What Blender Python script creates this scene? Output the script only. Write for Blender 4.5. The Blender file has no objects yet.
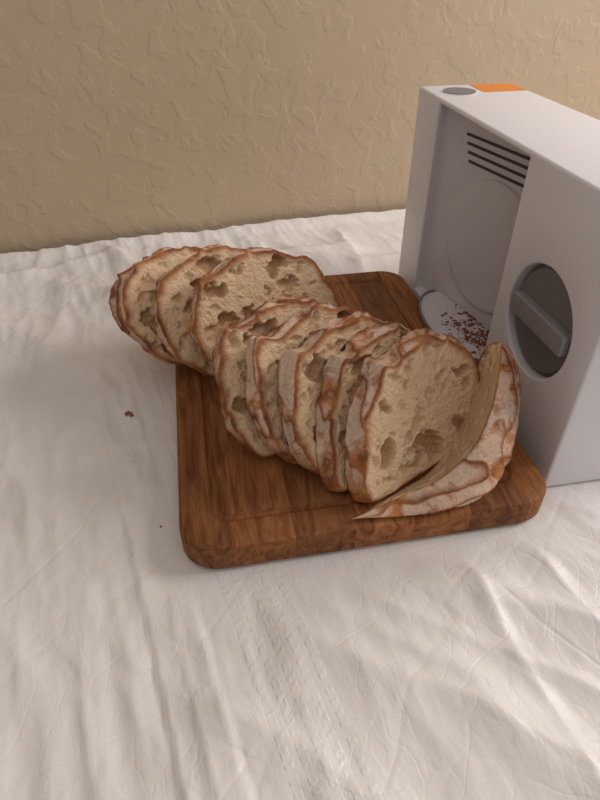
import bpy, bmesh, math, random
import numpy as np
from mathutils import Vector, noise, Matrix
Z0=75.0
S=0.01
def W(x,y,z): return (x*S,y*S,(z+Z0)*S)
scene=bpy.context.scene
scene.view_settings.view_transform='Standard'
# ---------- helpers ----------
def link(o,parent=None):
    scene.collection.objects.link(o)
    if parent: o.parent=parent
    return o
def mesh_obj(name,verts,faces,mat,smooth=True,parent=None,fixn=False):
    me=bpy.data.meshes.new(name)
    me.from_pydata([W(*v) for v in verts],[],faces)
    me.update()
    if fixn:
        bm=bmesh.new(); bm.from_mesh(me); bmesh.ops.recalc_face_normals(bm,faces=bm.faces); bm.to_mesh(me); bm.free()
    if smooth: me.polygons.foreach_set('use_smooth',[True]*len(me.polygons))
    if mat:
        for m in (mat if isinstance(mat,list) else [mat]): me.materials.append(m)
    o=bpy.data.objects.new(name,me)
    return link(o,parent)
def empty(name):
    o=bpy.data.objects.new(name,None); o.empty_display_size=.02
    return link(o)
def newmat(name):
    m=bpy.data.materials.new(name); m.use_nodes=True
    nt=m.node_tree; b=nt.nodes['Principled BSDF']
    return m,nt,b
def N(nt,t,**k):
    n=nt.nodes.new(t)
    for a,v in k.items(): setattr(n,a,v)
    return n
def ramp(nt,stops,interp='LINEAR'):
    r=nt.nodes.new('ShaderNodeValToRGB'); cr=r.color_ramp; cr.interpolation=interp
    while len(cr.elements)<len(stops): cr.elements.new(.5)
    for e,(p,c) in zip(cr.elements,stops):
        e.position=p; e.color=(*c,1) if len(c)==3 else c
    return r
def lin(r,g,b):
    f=lambda c:(c/255/12.92) if c/255<=.04045 else ((c/255+.055)/1.055)**2.4
    return (f(r),f(g),f(b))
def simple(name,col,rough=.5,**k):
    m,nt,b=newmat(name); b.inputs['Base Color'].default_value=(*col,1); b.inputs['Roughness'].default_value=rough
    for a,v in k.items(): b.inputs[a].default_value=v
    return m
def coords(nt,scale=(1,1,1),rot=(0,0,0)):
    tc=N(nt,'ShaderNodeTexCoord')
    m1=N(nt,'ShaderNodeMapping'); m1.inputs['Rotation'].default_value=rot
    m2=N(nt,'ShaderNodeMapping'); m2.inputs['Scale'].default_value=scale
    nt.links.new(tc.outputs['Object'],m1.inputs['Vector']); nt.links.new(m1.outputs['Vector'],m2.inputs['Vector']); return m2.outputs['Vector']
def mix(nt,f,a,b,blend='MIX'):
    m=N(nt,'ShaderNodeMix',data_type='RGBA',blend_type=blend)
    for sock,v in ((m.inputs[0],f),(m.inputs[6],a),(m.inputs[7],b)):
        if hasattr(v,'is_linked'): nt.links.new(v,sock)
        elif isinstance(v,tuple): sock.default_value=(*v,1) if len(v)==3 else v
        else: sock.default_value=v
    return m.outputs[2]
def math_(nt,op,a,b=0.0,clamp=False):
    m=N(nt,'ShaderNodeMath',operation=op,use_clamp=clamp)
    for i,v in enumerate((a,b)):
        if hasattr(v,'is_linked'): nt.links.new(v,m.inputs[i])
        else: m.inputs[i].default_value=v
    return m.outputs[0]
def tex(nt,vec,scale,detail=4,rough=.55,dist=0):
    n=N(nt,'ShaderNodeTexNoise'); n.inputs['Scale'].default_value=scale; n.inputs['Detail'].default_value=detail
    n.inputs['Roughness'].default_value=rough; n.inputs['Distortion'].default_value=dist
    nt.links.new(vec,n.inputs['Vector']); return n.outputs['Fac']
def bump(nt,b,h,dist=.001,strength=1):
    bp=N(nt,'ShaderNodeBump'); bp.inputs['Distance'].default_value=dist; bp.inputs['Strength'].default_value=strength
    nt.links.new(h,bp.inputs['Height'])
    nt.links.new(bp.outputs['Normal'],b.inputs['Normal'])

# ---------- materials ----------
def wall_mat():
    m,nt,b=newmat('wall_plaster'); v=coords(nt)
    n1=tex(nt,v,36,3,.5,.4)
    r=ramp(nt,[(.48,(0,0,0)),(.60,(1,1,1))],'EASE'); nt.links.new(n1,r.inputs[0])
    n2=tex(nt,v,14,3,.6)
    n3=tex(nt,v,150,2,.5)
    h=math_(nt,'ADD',r.outputs[0],math_(nt,'MULTIPLY',n2,1.2))
    h=math_(nt,'ADD',h,math_(nt,'MULTIPLY',n3,.3))
    c=mix(nt,n2,lin(178,157,130),lin(187,166,139)); nt.links.new(c,b.inputs['Base Color'])
    b.inputs['Roughness'].default_value=.6
    bump(nt,b,h,.0012,.34); return m
CLA=math.atan2(10.9,26.8)
def cloth_mat():
    m,nt,b=newmat('white_plastic_cloth'); v=coords(nt)
    n=tex(nt,v,5,3); c=mix(nt,n,lin(220,214,211),lin(230,225,222)); nt.links.new(c,b.inputs['Base Color'])
    b.inputs['Roughness'].default_value=.40
    b.inputs['Specular IOR Level'].default_value=.42
    vs=coords(nt,(2.8,1,1),(0,0,-CLA))
    n1=tex(nt,vs,11,4,.55,.3)
    rid=math_(nt,'ABSOLUTE',math_(nt,'SUBTRACT',n1,.5))
    def crease(rot,scale,th,w):
        vv=coords(nt,scale,(0,0,rot)); q=tex(nt,vv,10,2,.5,.15)
        return math_(nt,'MULTIPLY',math_(nt,'MINIMUM',math_(nt,'ABSOLUTE',math_(nt,'SUBTRACT',q,.5)),th),w)
    c1=crease(.5,(1.6,.5,1),.03,3.6); c2=crease(-.9,(1.4,.5,1),.03,3.2); c3=crease(1.3,(2.6,1.2,1),.02,2.6); c4=crease(.1,(3.5,1.5,1),.015,2.6)
    nw=N(nt,'ShaderNodeTexNoise'); nw.inputs['Scale'].default_value=14; nt.links.new(v,nw.inputs['Vector'])
    va=N(nt,'ShaderNodeVectorMath',operation='MULTIPLY_ADD'); va.inputs[1].default_value=(.04,.04,.04)
    nt.links.new(nw.outputs['Color'],va.inputs[0]); nt.links.new(v,va.inputs[2])
    vo=N(nt,'ShaderNodeTexVoronoi',feature='F1'); vo.inputs['Scale'].default_value=60; nt.links.new(va.outputs[0],vo.inputs['Vector'])
    n5=tex(nt,v,7,2); mk=ramp(nt,[(.40,(.25,.25,.25)),(.60,(1,1,1))]); nt.links.new(n5,mk.inputs[0])
    crk=math_(nt,'MULTIPLY',math_(nt,'MULTIPLY',vo.outputs['Distance'],.17),mk.outputs[0])
    n2=tex(nt,v,420,2,.5)
    ve=coords(nt,(1,1,1),(0,0,-CLA))
    wv=N(nt,'ShaderNodeTexWave',wave_type='BANDS',bands_direction='Y'); wv.inputs['Scale'].default_value=42; wv.inputs['Distortion'].default_value=6; wv.inputs['Detail'].default_value=2; wv.inputs['Detail Scale'].default_value=2.5
    nt.links.new(ve,wv.inputs['Vector'])
    sx=N(nt,'ShaderNodeSeparateXYZ'); nt.links.new(ve,sx.inputs[0])
    rows=math_(nt,'SINE',math_(nt,'MULTIPLY',sx.outputs[0],700.0))
    rows=math_(nt,'MULTIPLY',math_(nt,'ADD',rows,.2),2.0,True)
    mr=ramp(nt,[(0,(0,0,0)),(.20,(0,0,0)),(.24,(1,1,1)),(.50,(1,1,1)),(.55,(0,0,0))])
    mm=math_(nt,'MULTIPLY',sx.outputs[0],1/.15); nt.links.new(mm,mr.inputs[0])
    emb=math_(nt,'MULTIPLY',math_(nt,'MULTIPLY',wv.outputs['Fac'],rows),math_(nt,'MULTIPLY',mr.outputs[0],.10))
    h=math_(nt,'ADD',math_(nt,'MULTIPLY',rid,.8),math_(nt,'MULTIPLY',n2,.05))
    for q in (c1,c2,c3,c4,emb,crk): h=math_(nt,'ADD',h,q)
    bump(nt,b,h,.004,.62); return m
def wood_mat(ang):
    m,nt,b=newmat('teak_wood'); 
    v=coords(nt,(1,1,1),(0,0,-ang))
    sx=N(nt,'ShaderNodeSeparateXYZ'); nt.links.new(v,sx.inputs[0])
    pl=math_(nt,'FLOOR',math_(nt,'MULTIPLY',sx.outputs[0],1/.042))
    wn=N(nt,'ShaderNodeTexWhiteNoise',noise_dimensions='1D'); nt.links.new(pl,wn.inputs['W'])
    cb=N(nt,'ShaderNodeCombineXYZ'); nt.links.new(math_(nt,'MULTIPLY',sx.outputs[0],18.0),cb.inputs[0])
    nt.links.new(math_(nt,'ADD',math_(nt,'MULTIPLY',sx.outputs[1],1.8),math_(nt,'MULTIPLY',wn.outputs[0],7.0)),cb.inputs[1])
    nt.links.new(math_(nt,'MULTIPLY',sx.outputs[2],14.0),cb.inputs[2])
    g1=tex(nt,cb.outputs[0],5,5,.62,1.8)
    g2=tex(nt,cb.outputs[0],40,4,.7,.3)
    r=ramp(nt,[(.30,lin(88,50,26)),(.42,lin(142,88,50)),(.56,lin(178,118,72)),(.74,lin(198,144,98))])
    nt.links.new(g1,r.inputs[0])
    c=mix(nt,math_(nt,'MULTIPLY',g2,.65),r.outputs[0],lin(100,60,34))
    pr=ramp(nt,[(0,(.62,.59,.56)),(1,(1.12,1.07,1.0))]); nt.links.new(wn.outputs[0],pr.inputs[0])
    c=mix(nt,1.0,c,pr.outputs[0],'MULTIPLY')
    nt.links.new(c,b.inputs['Base Color']); b.inputs['Roughness'].default_value=.6; b.inputs['Specular IOR Level'].default_value=.22
    bump(nt,b,g2,.0004,.5); return m
def bread_mat():
    m,nt,b=newmat('sourdough'); v=coords(nt)
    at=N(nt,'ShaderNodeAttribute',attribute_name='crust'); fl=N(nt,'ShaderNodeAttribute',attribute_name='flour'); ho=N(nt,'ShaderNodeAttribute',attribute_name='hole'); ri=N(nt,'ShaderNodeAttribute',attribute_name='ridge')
    n1=tex(nt,v,45,4,.6); n2=tex(nt,v,300,4,.7)
    crumb=mix(nt,n1,lin(216,182,144),lin(236,208,172))
    crumb=mix(nt,math_(nt,'MULTIPLY',n2,.4),crumb,lin(190,146,106))
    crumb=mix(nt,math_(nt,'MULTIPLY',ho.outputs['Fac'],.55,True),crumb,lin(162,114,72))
    n3=tex(nt,v,55,5,.62,.5)
    cr=ramp(nt,[(.30,lin(96,48,20)),(.44,lin(142,80,38)),(.57,lin(176,112,60)),(.74,lin(204,150,98))]); nt.links.new(n3,cr.inputs[0])
    crust0=mix(nt,math_(nt,'MULTIPLY',ri.outputs['Fac'],.7,True),cr.outputs[0],lin(102,50,20))
    n4=tex(nt,v,38,6,.65,.9)
    fm=ramp(nt,[(.41,(0,0,0)),(.52,(1,1,1))]); nt.links.new(n4,fm.inputs[0])
    n6=tex(nt,v,420,3,.7)
    f=math_(nt,'MULTIPLY',fl.outputs['Fac'],fm.outputs[0],True)
    f=math_(nt,'MULTIPLY',f,math_(nt,'ADD',math_(nt,'MULTIPLY',n6,.9),.2),True)
    crust=mix(nt,f,crust0,lin(224,200,180))
    cf=ramp(nt,[(.0,(0,0,0)),(.5,(.45,.45,.45)),(1,(1,1,1))]); nt.links.new(at.outputs['Fac'],cf.inputs[0])
    c=mix(nt,cf.outputs[0],crumb,crust); nt.links.new(c,b.inputs['Base Color'])
    b.inputs['Roughness'].default_value=.6; b.inputs['Specular IOR Level'].default_value=.35
    vo=N(nt,'ShaderNodeTexVoronoi'); vo.inputs['Scale'].default_value=420; nt.links.new(v,vo.inputs['Vector'])
    pit=math_(nt,'MINIMUM',vo.outputs['Distance'],.5)
    vo2=N(nt,'ShaderNodeTexVoronoi'); vo2.inputs['Scale'].default_value=190; nt.links.new(v,vo2.inputs['Vector'])
    pit=math_(nt,'ADD',pit,math_(nt,'MINIMUM',vo2.outputs['Distance'],.45))
    inv=math_(nt,'SUBTRACT',1.0,math_(nt,'MULTIPLY',at.outputs['Fac'],.7))
    h=math_(nt,'MULTIPLY',math_(nt,'ADD',pit,math_(nt,'MULTIPLY',n2,1.1)),inv)
    h=math_(nt,'ADD',h,math_(nt,'MULTIPLY',math_(nt,'MULTIPLY',n4,2.0),at.outputs['Fac']))
    bump(nt,b,h,.0013,.85); return m
M_wall=wall_mat(); M_cloth=cloth_mat(); M_bread=bread_mat()
ANG=math.radians(10.4)
Rv=(math.cos(ANG),math.sin(ANG)); Lv=(-math.sin(ANG),math.cos(ANG))
M_wood=wood_mat(ANG)
M_white=simple('white_abs_plastic',lin(226,223,228),.38)
M_inner=simple('inner_grey_plastic',lin(204,199,203),.45)
M_grey=simple('grey_plastic',lin(118,115,118),.4)
M_knob=simple('knob_grey',lin(142,139,142),.35)
M_dark=simple('dark_slot',lin(52,50,54),.6)
M_orange=simple('orange_label',lin(226,132,44),.5)
M_metal=simple('tray_plastic',lin(120,118,122),.35)
M_crumb=simple('crumb_brown',lin(132,76,46),.8)
M_floor=simple('floor_tile',lin(150,130,110),.6)
M_table=simple('table_wood',lin(110,75,50),.5)
M_black=simple('black_rubber',lin(25,25,25),.5)

# ---------- room ----------
WA=math.radians(17.4); Wd=(math.cos(WA),math.sin(WA)); Nd=(-math.sin(WA),math.cos(WA))
def wf(a,b): return (a*Wd[0]+b*Nd[0], a*Wd[1]+b*Nd[1])
WB=83.5
def boxw(name,a0,a1,b0,b1,z0,z1,mat,parent=None):
    vs=[]
    for z in (z0,z1):
        for a,b in ((a0,b0),(a1,b0),(a1,b1),(a0,b1)):
            x,y=wf(a,b); vs.append((x,y,z))
    return mesh_obj(name,vs,[(3,2,1,0),(4,5,6,7),(0,1,5,4),(1,2,6,5),(2,3,7,6),(3,0,4,7)],mat,False,parent)
boxw('wall_back',-220,220,WB,WB+10,-75,175,M_wall)
boxw('floor',-220,220,-200,WB+10,-80,-75,M_floor)
boxw('baseboard_back',-220,220,WB-1.5,WB,-75,-66,M_white)
tb=empty('dining_table')
boxw('table_top',-88,88,-6,80,-4.5,-1.2,M_table,tb)
for i,(a,b) in enumerate(((-82,0),(82,0),(-82,74),(82,74))):
    boxw('leg_%d'%(i+1),a-3,a+3,b-3,b+3,-75,-4.5,M_table,tb)

# ---------- board frame ----------
B0=(-7.9,23.3); BW=27.2; BL=38.0
def bf(r,s,z): return (B0[0]+r*Rv[0]+s*Lv[0], B0[1]+r*Rv[1]+s*Lv[1], z)
SR,SS=28.2,3.1
SW,SLn,SH=10.3,37.3,22.0

# ---------- cloth ----------
def sstep(a,b,x):
    t=np.clip((x-a)/(b-a),0,1); return t*t*(3-2*t)
a=np.concatenate([np.linspace(-92,-50,42,endpoint=False),np.linspace(-50,50,430,endpoint=False),np.linspace(50,92,43)])
b=np.concatenate([np.linspace(-7,2,9,endpoint=False),np.linspace(2,82.3,360)])
A,Bb=np.meshgrid(a,b)
X=A*Wd[0]+Bb*Nd[0]; Y=A*Wd[1]+Bb*Nd[1]
def seg(p,q,amp,w,skew=0):
    px,py=p; qx,qy=q; dx,dy=qx-px,qy-py; L=math.hypot(dx,dy)
    t=((X-px)*dx+(Y-py)*dy)/L/L; d=((X-px)*-dy+(Y-py)*dx)/L
    wob=.35*np.sin(t*6+px)+.15*np.sin(t*11+py)
    d=d+wob*w*.6
    tc=np.clip(t,0,1); fade=np.exp(-((t-tc)*L/3.0)**2)
    ex=lambda q:np.exp(-(np.sqrt(q*q+.04)-.2)*1.5)
    sh=np.where(d>0,ex(d/w),ex(d/(w*(1+skew))))
    return amp*fade*sh*(.8+.2*np.sin(t*4+qx))
fl=lambda U,V,ox,oy:np.array([noise.noise(Vector((x+ox,y+oy,3.3))) for x,y in zip(U.ravel(),V.ravel())]).reshape(X.shape)
bd=(10.9/28.93,-26.8/28.93); bn=(-bd[1],bd[0])
V_=X*bd[0]+Y*bd[1]; U_=X*bn[0]+Y*bn[1]
n1=fl(X*.06,Y*.06,0,0)
w1=fl(U_*.26,V_*.06,7,3); w2=fl(U_*.6,V_*.13,1,9)
w3=fl(X*.25+Y*.1,Y*.2,4,4); w4=fl(U_*1.3,V_*.4,4,14)
leftm=1-sstep(-8,8,X)
H=.5*n1
H+=(.20*(1-np.abs(w1)*2.6)+.09*(1-np.abs(w2)*3)+.03*(1-np.abs(w4)*3))*(.3+.7*leftm)
H+=.10*(1-np.abs(w3)*3)
d=(X+16.7)*bn[0]+(Y-37.1)*bn[1]
H+=.26*sstep(-.2,.05,d)*(1-sstep(3.0,3.25,d))*(1-sstep(36,46,Y))
H+=.10*np.exp(-((d-1.6)/.12)**2)*(1-sstep(30,40,Y))
segs=[
((1,19),(18,10),.9,1.4,1.8),((-1,23),(11,15.5),.4,.9,1),((9,24.5),(26,15),.8,1.2,1.6),((16,26),(30,21),.7,.9,1),((21,29.5),(34,25),.6,.8,1),
((-3,14),(8,7.5),.6,1.2,1),((12,22),(15,11),.3,.5,1),((17,24),(21,13),.4,.6,1),((22,27),(30,14),.6,.9,1),
((6,21),(16,16),.3,.5,1),((14,21),(24,19),.3,.5,1),
((-20,62),(-8,70),1.5,2.4,1),((-36,58),(-18,44),.6,1.6,1),((-42,50),(-20,30),.5,1.4,1),((-30,66),(-14,58),1.0,1.8,1),((-12,68),(6,76),1.5,2.6,1),((-2,70),(14,73),1.2,1.6,1),
((-25,74),(-12,60),.8,1.2,1),((-30,30),(-17,18),.4,1,1),((-45,64),(-25,74),.8,1.5,1),((-22,52),(-14,30),.35,.8,1),((-16,66),(-10,60),.8,1,1),((-5,76),(-2,66),.7,.9,1),((6,80),(8,70),.6,.8,1)]
for s_ in segs: H+=seg(*s_)
def dist_rect(r0,r1,s0,s1):
    r=(X-B0[0])*Rv[0]+(Y-B0[1])*Rv[1]; s=(X-B0[0])*Lv[0]+(Y-B0[1])*Lv[1]
    dx=np.maximum(np.maximum(r0-r,r-r1),0); dy=np.maximum(np.maximum(s0-s,s-s1),0)
    return np.hypot(dx,dy)
D=np.minimum(dist_rect(0,BW,0,BL),dist_rect(SR-1.5,SR+SW,SS,SS+SLn))
m_=sstep(.3,4.5,D)
H=(H+.1)*m_-.07*(1-m_)
H=np.maximum(H,-.9)
edge=sstep(79,82.3,Bb); H=H+edge*.5
ny,nx=X.shape
verts=[(float(X[j,i]),float(Y[j,i]),float(H[j,i])) for j in range(ny) for i in range(nx)]
faces=[(j*nx+i,j*nx+i+1,(j+1)*nx+i+1,(j+1)*nx+i) for j in range(ny-1) for i in range(nx-1)]
base=len(verts)
for k,zz in enumerate((-4,-12,-20)):
    for i in range(nx):
        x,y=wf(float(a[i]),-7.6-.8*math.sin(a[i]*.25)*(k+1)*.5); verts.append((x,y,zz))
for k in range(3):
    for i in range(nx-1):
        t0=(base+(k-1)*nx) if k else 0
        faces.append((base+k*nx+i,base+k*nx+i+1,t0+i+1,t0+i))
mesh_obj('white_tablecloth',verts,faces,M_cloth)

# ---------- cutting board ----------
def rrect(x0,x1,y0,y1,r,n=10):
    out=[]
    for cx,cy,a0 in ((x1-r,y1-r,0),(x0+r,y1-r,90),(x0+r,y0+r,180),(x1-r,y0+r,270)):
        for k in range(n+1):
            t=math.radians(a0+90*k/n); out.append((cx+r*math.cos(t),cy+r*math.sin(t)))
    return out
BT=2.5
prof=[(.5,0.02),(.15,.12),(0,.45),(0,BT-.35),(.1,BT-.12),(.35,BT),(2.15,BT),(2.25,BT-.06),(2.4,BT-.24),(2.6,BT-.3),(2.8,BT-.24),(2.95,BT-.06),(3.05,BT)]
vs=[];fs=[];n=None
for ins,z in prof:
    rad=max(2.6-ins*.6,.6)
    lp=rrect(ins,BW-ins,ins,BL-ins,rad); n=len(lp)
    vs+=[bf(x,y,z) for x,y in lp]
for k in range(len(prof)-1):
    for i in range(n):
        j=(i+1)%n; fs.append((k*n+i,k*n+j,(k+1)*n+j,(k+1)*n+i))
fs.append(tuple(range(n))[::-1]); fs.append(tuple((len(prof)-1)*n+i for i in range(n)))
bo=mesh_obj('wooden_cutting_board',vs,fs,M_wood)
mod=bo.modifiers.new('es','EDGE_SPLIT'); mod.split_angle=math.radians(30)

# ---------- bread slices ----------
def spline(pts,n):
    P=[Vector(p) for p in pts]; m=len(P); dense=[]
    for i in range(m):
        p0,p1,p2,p3=P[i-1],P[i],P[(i+1)%m],P[(i+2)%m]
        for k in range(24):
            t=k/24
            dense.append(.5*((2*p1)+(-p0+p2)*t+(2*p0-5*p1+4*p2-p3)*t*t+(-p0+3*p1-3*p2+p3)*t**3))
    L=[0]
    for i in range(len(dense)): L.append(L[-1]+(dense[(i+1)%len(dense)]-dense[i]).length)
    out=[];j=0
    for k in range(n):
        d=L[-1]*k/n
        while L[j+1]<d: j+=1
        f=(d-L[j])/(L[j+1]-L[j]); out.append(dense[j].lerp(dense[(j+1)%len(dense)],f))
    return out
T1=[(1.0,0.1),(.0,1.0),(.0,3.2),(.7,6.2),(2.0,8.6),(3.3,10.5),(4.5,10.3),(7.0,10.9),(9.8,10.5),(12,9),(13.6,6.6),(14,4.2),(13,1.8),(11,.3),(6,0)]
T3=[(2.4,0.1),(1.0,1.2),(.0,3.4),(.0,6.2),(.7,8.7),(1.7,10.8),(3.2,10.6),(6.0,11.3),(9.2,10.9),(11.8,9.2),(13.5,6.8),(13.9,4.2),(12.8,1.8),(10.8,.3),(7,0)]
T2=[(4.2,.1),(2.2,1.4),(.7,3.8),(0,6.3),(.6,8.8),(2.5,10.7),(5.4,11.6),(8.6,11.3),(11.6,9.8),(13.4,7.3),(13.9,4.6),(12.8,1.8),(10.5,.2),(7,0)]
loaf=empty('sliced_bread_loaf')
def attr(o,name,vals):
    at=o.data.attributes.new(name,'FLOAT','POINT'); at.data.foreach_set('value',vals)
def bread_slice(name,P,yaw,lean,T,seed,th=1.35,sc=1.0,tap=0.1,nbig=5):
    rnd=random.Random(seed); NA,NR=250,62
    yaw=math.radians(yaw); lean=math.radians(lean)
    t=Vector((math.cos(yaw),math.sin(yaw),0)); back=Vector((-math.sin(yaw),math.cos(yaw),0))
    up=back*math.sin(lean)+Vector((0,0,1))*math.cos(lean); nn=-back*math.cos(lean)+Vector((0,0,1))*math.sin(lean)
    O=Vector((P[0],P[1],BT+th*math.sin(lean)+.1))
    out=spline([(x*sc,y*sc) for x,y in T],NA)
    C=Vector((6.8*sc,5.2*sc))
    def ridge(p,w):
        top=max(0,min(1,(p.y-1.2)/2.5))
        nz=noise.noise(Vector((p.x*.45,p.y*.45,seed*.35+w*1.0)))
        ph=(math.atan2(p.y-C.y,p.x-C.x)*3.5+w*1.2+seed*.9+2.1*nz)
        s=(ph/ (math.pi)) % 1.0
        saw=(s/.8) if s<.8 else (1-s)/.2
        saw=saw**2.4
        fine=noise.noise(Vector((p.x*2.8,p.y*2.8,seed+w*2.4)))
        return top*(.33*saw+.10*nz+.06*fine), saw*top, top
    ol=[];raw=[]
    for p in out:
        q=p-C; k=1+.045*noise.noise(Vector((p.x*.4,p.y*.4,seed*1.7)))+.012*noise.noise(Vector((p.x*1.7,p.y*1.7,seed*3.1)))
        r=C+q*k
        if r.y<0: r.y*=.3
        raw.append(r)
        j,_,_=ridge(r,0); r=r+(r-C).normalized()*(j-.1)
        ol.append(r)
    holes=[]
    for _ in range(90):
        i=rnd.randrange(NA); f=math.sqrt(rnd.random())*.9
        c=C+(ol[i]-C)*f; R=rnd.choice([.10,.13,.15,.17,.2,.22,.26,.3,.36,.44,.55])*rnd.uniform(.8,1.15)
        an=rnd.uniform(0,math.pi); asp=rnd.uniform(1.1,2.2)
        if R>.4 and f>.78: R*=.55
        holes.append((c.x,c.y,R,math.cos(an),math.sin(an),asp,rnd.uniform(.6,1.3)))
    for _ in range(nbig):
        i=rnd.randrange(NA); f=rnd.uniform(.45,.82); c=C+(ol[i]-C)*f; an=rnd.uniform(0,math.pi)
        holes.append((c.x,c.y,rnd.uniform(.5,.8),math.cos(an),math.sin(an),rnd.uniform(1.3,2.0),1.6))
    V=[];F=[];cr=[];flo=[];hol=[];rid=[]
    HA=np.array(holes)
    def depth(x,y):
        wx=.36*noise.noise(Vector((x*1.8,y*1.8,seed))); wy=.36*noise.noise(Vector((x*1.8,y*1.8,seed+9)))
        dx=x+wx-HA[:,0]; dy=y+wy-HA[:,1]
        u=(dx*HA[:,3]+dy*HA[:,4])/HA[:,5]; v=-dx*HA[:,4]+dy*HA[:,3]
        q=(u*u+v*v)/(HA[:,2]**2)
        dd=np.where(q<1,np.maximum(1-q,0)**.42*HA[:,2]*HA[:,6],0)
        return min(float(dd.max()),th*.66)
    d0=depth(C.x,C.y)
    def add(x,y,z,c=0,f=0,h=0,r=0): V.append((x,y,z));cr.append(c);flo.append(f);hol.append(h);rid.append(r)
    add(C.x,C.y,-d0,0,0,d0)
    for k in range(1,NR+1):
        f=(k/NR)**.9
        for i in range(NA):
            p=C+(ol[i]-C)*f
            dd=depth(p.x,p.y) if f<.93 else 0
            rag=.08*noise.noise(Vector((p.x*1.3,p.y*1.3,seed+5)))+.05*noise.noise(Vector((p.x*4,p.y*4,seed)))
            topp=max(0,min(1,(ol[i].y-1.0)/3))
            cth=.036+.024*topp+.03*noise.noise(Vector((ol[i].x*.7,ol[i].y*.7,seed)))
            cth=max(.015,cth)
            c_=min(max((f-(1-cth*1.8))/(cth*1.4),0),1)
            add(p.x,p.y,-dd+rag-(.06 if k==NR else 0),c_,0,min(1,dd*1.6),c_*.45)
    for i in range(NA): F.append((0,1+i,1+(i+1)%NA))
    for k in range(NR-1):
        for i in range(NA):
            j=(i+1)%NA; F.append((1+k*NA+i,1+(k+1)*NA+i,1+(k+1)*NA+j,1+k*NA+j))
    last=1+(NR-1)*NA
    MS=16
    bk=[p.copy() for p in ol]
    for s_ in range(1,MS+1):
        w=s_/MS; dz=-.06-(th-.12)*w
        env=math.sin(math.pi*w)**.6 if w<1 else 0
        for i in range(NA):
            p=raw[i]; q=(p-C).normalized()
            j,sw,top=ridge(p,w*th)
            e=p+q*(tap*w+j-.1+.05*env)
            if e.y<0:e.y=0
            fl_=top*(1-min(1,max(0,(sw-.5)*2.5)))
            add(e.x,e.y,dz,1,fl_,0,max(0,(sw-.4)*1.4))
            if s_==MS: bk[i]=e
        for i in range(NA):
            j=(i+1)%NA; F.append((last+i,last+NA+i,last+NA+j,last+j))
        last+=NA
    for f in (.95,.8,.5,.2):
        for i in range(NA):
            p=C+(bk[i]-C)*f; add(p.x,p.y,-th,1 if f>.94 else 0)
        for i in range(NA):
            j=(i+1)%NA; F.append((last+i,last+NA+i,last+NA+j,last+j))
        last+=NA
    F.append(tuple(last+i for i in range(NA)))
    WV=[]
    for x,y,z in V:
        p=O+t*x+up*y+nn*z; WV.append((p.x,p.y,p.z))
    o=mesh_obj(name,WV,F,M_bread,True,loaf)
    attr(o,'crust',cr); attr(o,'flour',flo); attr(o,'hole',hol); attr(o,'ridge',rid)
SL=[((-14.4,43.8),48,32,T2,11,1.2,.75,-.1),
((-12.7,40.9),43,30,T2,12,1.2,.90,-.05),
((-9.9,39.2),38,26,T2,13,1.2,.97,-.05),
((-7.1,37.8),32,23,T2,14,1.25,1.0,-.05),
((-4.2,33.4),33,27,T3,15,1.1,.86,0),
((-4.0,30.4),35,27,T3,26,1.2,.96,-.05,8),
((-1.0,29.3),42,24,T3,17,1.5,.94,.1),
((1.2,28.2),42,22,T3,18,1.5,.93,.2),
((2.85,27.7),42,20,T1,19,1.4,.90,.25),
((4.8,26.7),38,17,T1,20,1.5,.91,.4,6)]
for i,s_ in enumerate(SL): bread_slice('bread_slice_%d'%(i+1),*s_)

# ---------- heel : loft ----------
def cr_interp(pts,t):
    m=len(pts)-1; x=t*m; i=min(int(x),m-1); f=x-i
    g=lambda k:Vector(pts[max(0,min(m,k))])
    p0,p1,p2,p3=g(i-1),g(i),g(i+1),g(i+2)
    return .5*((2*p1)+(-p0+p2)*f+(2*p0-5*p1+4*p2-p3)*f*f+(-p0+3*p1-3*p2+p3)*f**3)
st=(3.5,25.9,2.95)
Fp=[st,(7.3,28.9,2.7),(9.8,30.8,2.8),(12.0,33.6,4.0),(13.2,35.8,6.2),(14.0,37.2,8.7),(14.6,37.0,10.5)]
Np=[st,(6.9,27.2,3.7),(9.9,27.9,5.0),(12.1,29.1,7.0),(13.3,30.9,9.2),(14.0,33.0,10.7),(14.7,35.4,11.1)]
Mp=[st,(9.0,25.5,3.1),(13.0,26.3,3.7),(15.2,28.9,5.4),(16.1,31.8,7.6),(16.2,34.0,9.4),(15.5,35.7,10.7)]
Kp=[st,(9.2,27.8,2.6),(12.8,29.2,2.6),(15.4,31.8,2.6),(16.8,34.6,4),(16.8,36.6,6.6),(15.6,36.9,10)]
NT=190; NC=38; ND=70
V=[];cr=[];flo=[];hol=[];rid=[];F=[]
ring=NC+ND
rnd=random.Random(5)
hh=[(rnd.random(),rnd.uniform(.1,.9),rnd.uniform(.10,.36)) for _ in range(70)]
nrm=Vector((-.70,.35,.58))
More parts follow.
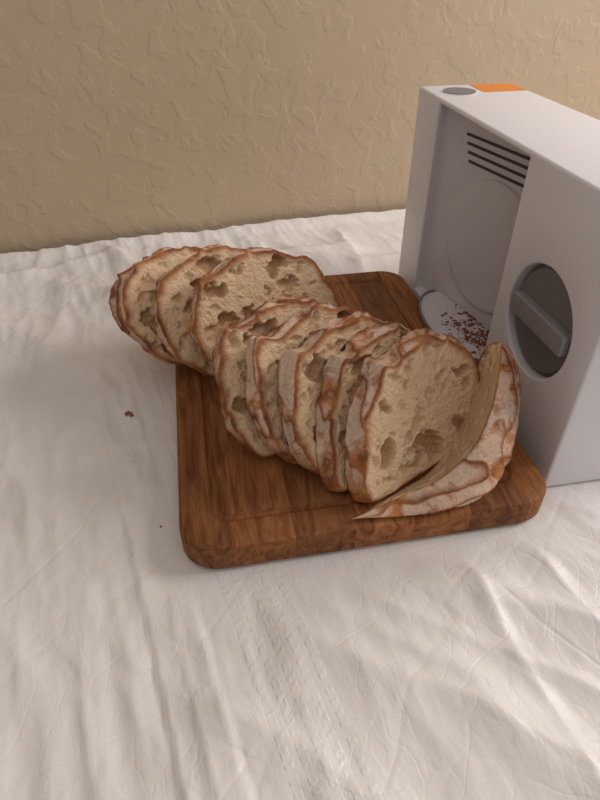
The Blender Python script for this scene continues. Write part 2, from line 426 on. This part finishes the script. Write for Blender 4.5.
for a_ in range(NT+1):
    t=a_/NT
    f_,n_,m_2,k_=[cr_interp(p,t) for p in (Fp,Np,Mp,Kp)]
    cen=(f_+n_+m_2+k_)/4
    sh=1.0
    if t>.90: sh=math.sqrt(max(0,1-((t-.90)/.10)**2))*.96+.04
    if t<.08: sh=min(1,.15+.85*math.sqrt(t/.08))
    f_,n_,m_2,k_=[cen.lerp(p,sh) for p in (f_,n_,m_2,k_)]
    wid=(n_-f_).length
    for c in range(NC):
        u=c/NC; p=f_.lerp(n_,u)
        dd=0
        for (ht,hu,hr) in hh:
            q=((t-ht)*17/hr/1.4)**2+((u-hu)*wid/hr)**2
            if q<1: dd=max(dd,(1-q)**.5*hr*.8)
        e=min(u,1-u)*wid
        sag=.15*math.sin(math.pi*u)*min(1,wid/3)
        ddx=dd*min(1,e/.5)*min(1,wid/3)
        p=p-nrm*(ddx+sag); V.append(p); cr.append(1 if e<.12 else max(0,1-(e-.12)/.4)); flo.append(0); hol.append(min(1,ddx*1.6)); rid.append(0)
    for c in range(ND):
        u=c/ND
        p=(1-u)**3*n_+3*u*(1-u)**2*(m_2*1.25-n_*.25)+3*u*u*(1-u)*(k_*1.25-f_*.25)+u**3*f_
        nz=noise.noise(p*.35)
        ph=(u*3.6+t*1.6+1.1*nz); s=ph%1.0
        saw=((s/.82) if s<.82 else (1-s)/.18)**2.2
        jg=.05*noise.noise(p*1.3)+.17*saw+.04*noise.noise(p*3)
        p=p+Vector((.62,-.55,.1))*(jg*min(1,wid/2)*1.6*math.sin(math.pi*u)**.7)
        if p.z<BT+.04: p.z=BT+.04
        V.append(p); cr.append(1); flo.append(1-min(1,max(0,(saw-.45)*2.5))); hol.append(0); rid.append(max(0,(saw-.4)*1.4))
for a_ in range(NT):
    for c in range(ring):
        d_=(c+1)%ring; F.append((a_*ring+c,a_*ring+d_,(a_+1)*ring+d_,(a_+1)*ring+c))
F.append(tuple(range(ring))[::-1]); F.append(tuple(NT*ring+i for i in range(ring)))
o=mesh_obj('bread_heel',[tuple(p) for p in V],F,M_bread,True,loaf)
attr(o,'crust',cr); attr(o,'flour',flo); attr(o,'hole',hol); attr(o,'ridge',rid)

# ---------- slicer ----------
sl=empty('bread_slicer')
def sf(r,s,z): return bf(SR+r,SS+s,z)
def prism(name,poly,z0,z1,mat,bev=.25):
    n=len(poly)
    vs=[sf(r,s,z0) for r,s in poly]+[sf(r,s,z1) for r,s in poly]
    fs=[tuple(range(n))[::-1],tuple(range(n,2*n))]+[(i,(i+1)%n,n+(i+1)%n,n+i) for i in range(n)]
    o=mesh_obj(name,vs,fs,mat,False,sl,True)
    if bev:
        m=o.modifiers.new('b','BEVEL'); m.width=bev*S; m.segments=4; m.limit_method='ANGLE'; m.angle_limit=math.radians(40)
        o.data.polygons.foreach_set('use_smooth',[True]*len(o.data.polygons))
        o.modifiers.new('w','WEIGHTED_NORMAL')
    return o
def box(name,r0,r1,s0,s1,z0,z1,mat,bev=.15): return prism(name,[(r0,s0),(r1,s0),(r1,s1),(r0,s1)],z0,z1,mat,bev)
CS=6.9; CZ=11.2
body=box('body',0,SW,0,SLn,0.05,SH,[M_white,M_inner],0)
RA,RB=13.2,31.2
def rw(s): return .9+(RB-s)*.215
rec=prism('tmp_recess',[(-1,RA),(rw(RA),RA),(rw(RB),RB),(-1,RB)],1.6,SH-.45,M_inner,0)
def cyl(name,rc0,rc1,sc_,zc,rad,mat,n=96):
    vs=[]
    for r in (rc0,rc1):
        for i in range(n):
            t=2*math.pi*i/n; vs.append(sf(r,sc_+rad*math.cos(t),zc+rad*math.sin(t)))
    fs=[tuple(range(n)),tuple(range(n,2*n))[::-1]]+[(i,n+i,n+(i+1)%n,(i+1)%n) for i in range(n)]
    return mesh_obj(name,vs,fs,mat,False,sl,True)
c1=cyl('tmp_cyl',-1,1.4,CS,CZ,4.35,M_inner)
for c in (rec,c1):
    m=body.modifiers.new('c','BOOLEAN'); m.operation='DIFFERENCE'; m.solver='EXACT'; m.object=c
bv=body.modifiers.new('b','BEVEL'); bv.width=.26*S; bv.segments=4; bv.limit_method='ANGLE'; bv.angle_limit=math.radians(50)
bpy.context.view_layer.update()
dg=bpy.context.evaluated_depsgraph_get()
me=bpy.data.meshes.new_from_object(body.evaluated_get(dg))
body.modifiers.clear(); body.data=me
for c in (rec,c1): bpy.data.objects.remove(c)
me.polygons.foreach_set('use_smooth',[True]*len(me.polygons))
try: me.set_sharp_from_angle(angle=math.radians(35))
except Exception: pass
cyl('dial_disc',.55,1.3,CS,CZ,4.0,M_grey)
def barface(name,ang,l,w,r0,r1,mat):
    pts=[]
    c,s_=math.cos(ang),math.sin(ang)
    for (x,y) in rrect(-l,l,-w,w,min(w,l)*.35,5):
        pts.append((CS+x*c-y*s_,CZ+x*s_+y*c))
    n=len(pts); vs=[sf(r0,a,b) for a,b in pts]+[sf(r1,a,b) for a,b in pts]
    fs=[tuple(range(n)),tuple(range(n,2*n))[::-1]]+[(i,n+i,n+(i+1)%n,(i+1)%n) for i in range(n)]
    return mesh_obj(name,vs,fs,mat,False,sl,True)
k=barface('dial_handle',math.radians(-1),3.85,.85,-.15,.7,M_knob)
m=k.modifiers.new('b','BEVEL'); m.width=.15*S; m.segments=3; m.limit_method='ANGLE'
for i in range(4):
    z=19.6-i*.75
    s0,s1=14.6+i*.3,27.6-i*.3
    prism('vent_slot_%d'%(i+1),[(rw(s0)-.04,s0),(rw(s0)+.1,s0),(rw(s1)+.1,s1),(rw(s1)-.04,s1)],z-.13,z+.13,M_dark,0)
def guard():
    cs,cz,R=21.5,10.5,6.4; n=96; vs=[]
    for off,rr in ((.02,R),(-.22,R-.1),(-.3,R-.4)):
        for i in range(n):
            t=2*math.pi*i/n; s=cs+rr*math.cos(t); vs.append(sf(rw(s)+off,s,cz+rr*math.sin(t)))
    fs=[]
    for k in range(2):
        for i in range(n): fs.append((k*n+i,k*n+(i+1)%n,(k+1)*n+(i+1)%n,(k+1)*n+i))
    fs.append(tuple(2*n+i for i in range(n)))
    mesh_obj('blade_guard',vs,fs,M_inner,False,sl,True)
guard()
pl=[(rw(27.5)-.1,27.5),(rw(13.6)-.1,13.6)]
arc=[(1.0-3.4*math.sin(math.pi*i/24),20.6-7.0*math.cos(math.pi*i/24)) for i in range(25)]
prism('carriage_tray',pl+arc,2.75,2.9,M_inner,0)
vs=[];fs=[]
for i,(r,s) in enumerate(arc):
    t=math.pi*i/24; nx_,ny_=-math.sin(t),-math.cos(t)
    for dr,z in ((0,2.7),(.22,2.7),(.22,3.15),(0,3.15)): vs.append(sf(r+nx_*dr,s+ny_*dr,z))
for i in range(24):
    for k in range(4): fs.append((i*4+k,i*4+(k+1)%4,(i+1)*4+(k+1)%4,(i+1)*4+k))
mesh_obj('tray_rim',vs,fs,M_metal,False,sl,True)
prism('tray_support',[(.5,13.6),(rw(13.6)-.1,13.6),(rw(27)-.1,27),(.5,27)],1.6,2.75,M_inner,0)
def disc_top(name,rc,sc_,rad,z0,z1,mat):
    return prism(name,[(rc+rad*math.cos(2*math.pi*i/48),sc_+rad*math.sin(2*math.pi*i/48)) for i in range(48)],z0,z1,mat,0)
disc_top('power_button_rim',3.0,33.8,1.9,SH-.05,SH+.04,M_white)
disc_top('power_button',3.0,33.8,1.65,SH-.05,SH+.12,M_grey)
box('label',5.4,10.1,33.2,36.9,SH-.02,SH+.03,M_orange,0)
for i,(r,s_) in enumerate(((1,1.2),(9.2,1.2),(1,34.8),(9.2,34.8))):
    box('foot_%d'%(i+1),r-.5,r+.5,s_-.5,s_+.5,-.06,.1,M_black,0)

# ---------- crumbs ----------
rnd=random.Random(3)
def blob(vs,fs,x,y,z,r):
    b0=len(vs); pts=[(1,0,0),(-1,0,0),(0,1,0),(0,-1,0),(0,0,1),(0,0,-1)]
    a=rnd.uniform(0,6.3); ex=rnd.uniform(1,1.8)
    for p in pts:
        k=rnd.uniform(.7,1.2)*r; px=p[0]*k*ex; py=p[1]*k
        vs.append((x+px*math.cos(a)-py*math.sin(a),y+px*math.sin(a)+py*math.cos(a),z+r*.4+p[2]*k*.6))
    for f in ((0,2,4),(2,1,4),(1,3,4),(3,0,4),(2,0,5),(1,2,5),(3,1,5),(0,3,5)): fs.append(tuple(b0+i for i in f))
from mathutils.bvhtree import BVHTree
cl=bpy.data.objects['white_tablecloth'].data
bvh=BVHTree.FromPolygons([v.co for v in cl.vertices],[p.vertices for p in cl.polygons])
def czh(x,y):
    h=bvh.ray_cast(Vector(W(x,y,20)),Vector((0,0,-1)))
    return (h[0].z/S-Z0) if h[0] else 0
vs=[];fs=[]
for x,y,r in ((-15.5,39.9,.3),(-15.1,39.7,.22),(-15.3,40.1,.12),(-10.3,27.6,.1)):
    blob(vs,fs,x,y,czh(x,y),r)
mesh_obj('bread_crumbs',vs,fs,M_crumb,False)
vs=[];fs=[]
for _ in range(60):
    p=bf(rnd.uniform(3.5,22),rnd.uniform(3.4,12),BT); blob(vs,fs,p[0],p[1],BT-.05,rnd.uniform(.03,.08))
mesh_obj('board_crumbs',vs,fs,M_crumb,False,loaf)
vs=[];fs=[]
for _ in range(380):
    s=rnd.gauss(18.5,2.2)
    if 14.5<s<26.5:
        p=sf(min(rw(s)-.3,rnd.gauss(1.6,1.1)),s,0); blob(vs,fs,p[0],p[1],2.88,rnd.choice([.05,.06,.08,.1,.14,.22]))
mesh_obj('tray_crumbs',vs,fs,M_crumb,False,sl)

# ---------- camera ----------
cam=bpy.data.cameras.new('camera'); co=link(bpy.data.objects.new('camera',cam)); scene.camera=co
cam.sensor_fit='VERTICAL'; cam.sensor_height=36; cam.lens=26.0; cam.clip_start=.01
co.location=W(0,0,34); co.rotation_euler=(math.radians(90-38.5),0,0)
# ---------- lights ----------
def area(name,loc,target,size,sy,power,col):
    l=bpy.data.lights.new(name,'AREA'); l.shape='RECTANGLE'; l.size=size; l.size_y=sy; l.energy=power; l.color=col
    o=link(bpy.data.objects.new(name,l)); o.location=W(*loc)
    d=Vector(W(*target))-o.location; o.rotation_euler=d.to_track_quat('-Z','Y').to_euler(); return o
area('window_light',(145,70,95),(5,30,0),.9,.9,24,(1,.955,.92))
area('ceiling_light',(10,-50,170),(0,40,0),1.4,1.4,6,(1,.94,.89))
w=bpy.data.worlds.new('world'); scene.world=w; w.use_nodes=True
w.node_tree.nodes['Background'].inputs[0].default_value=(1,.94,.885,1); w.node_tree.nodes['Background'].inputs[1].default_value=.30
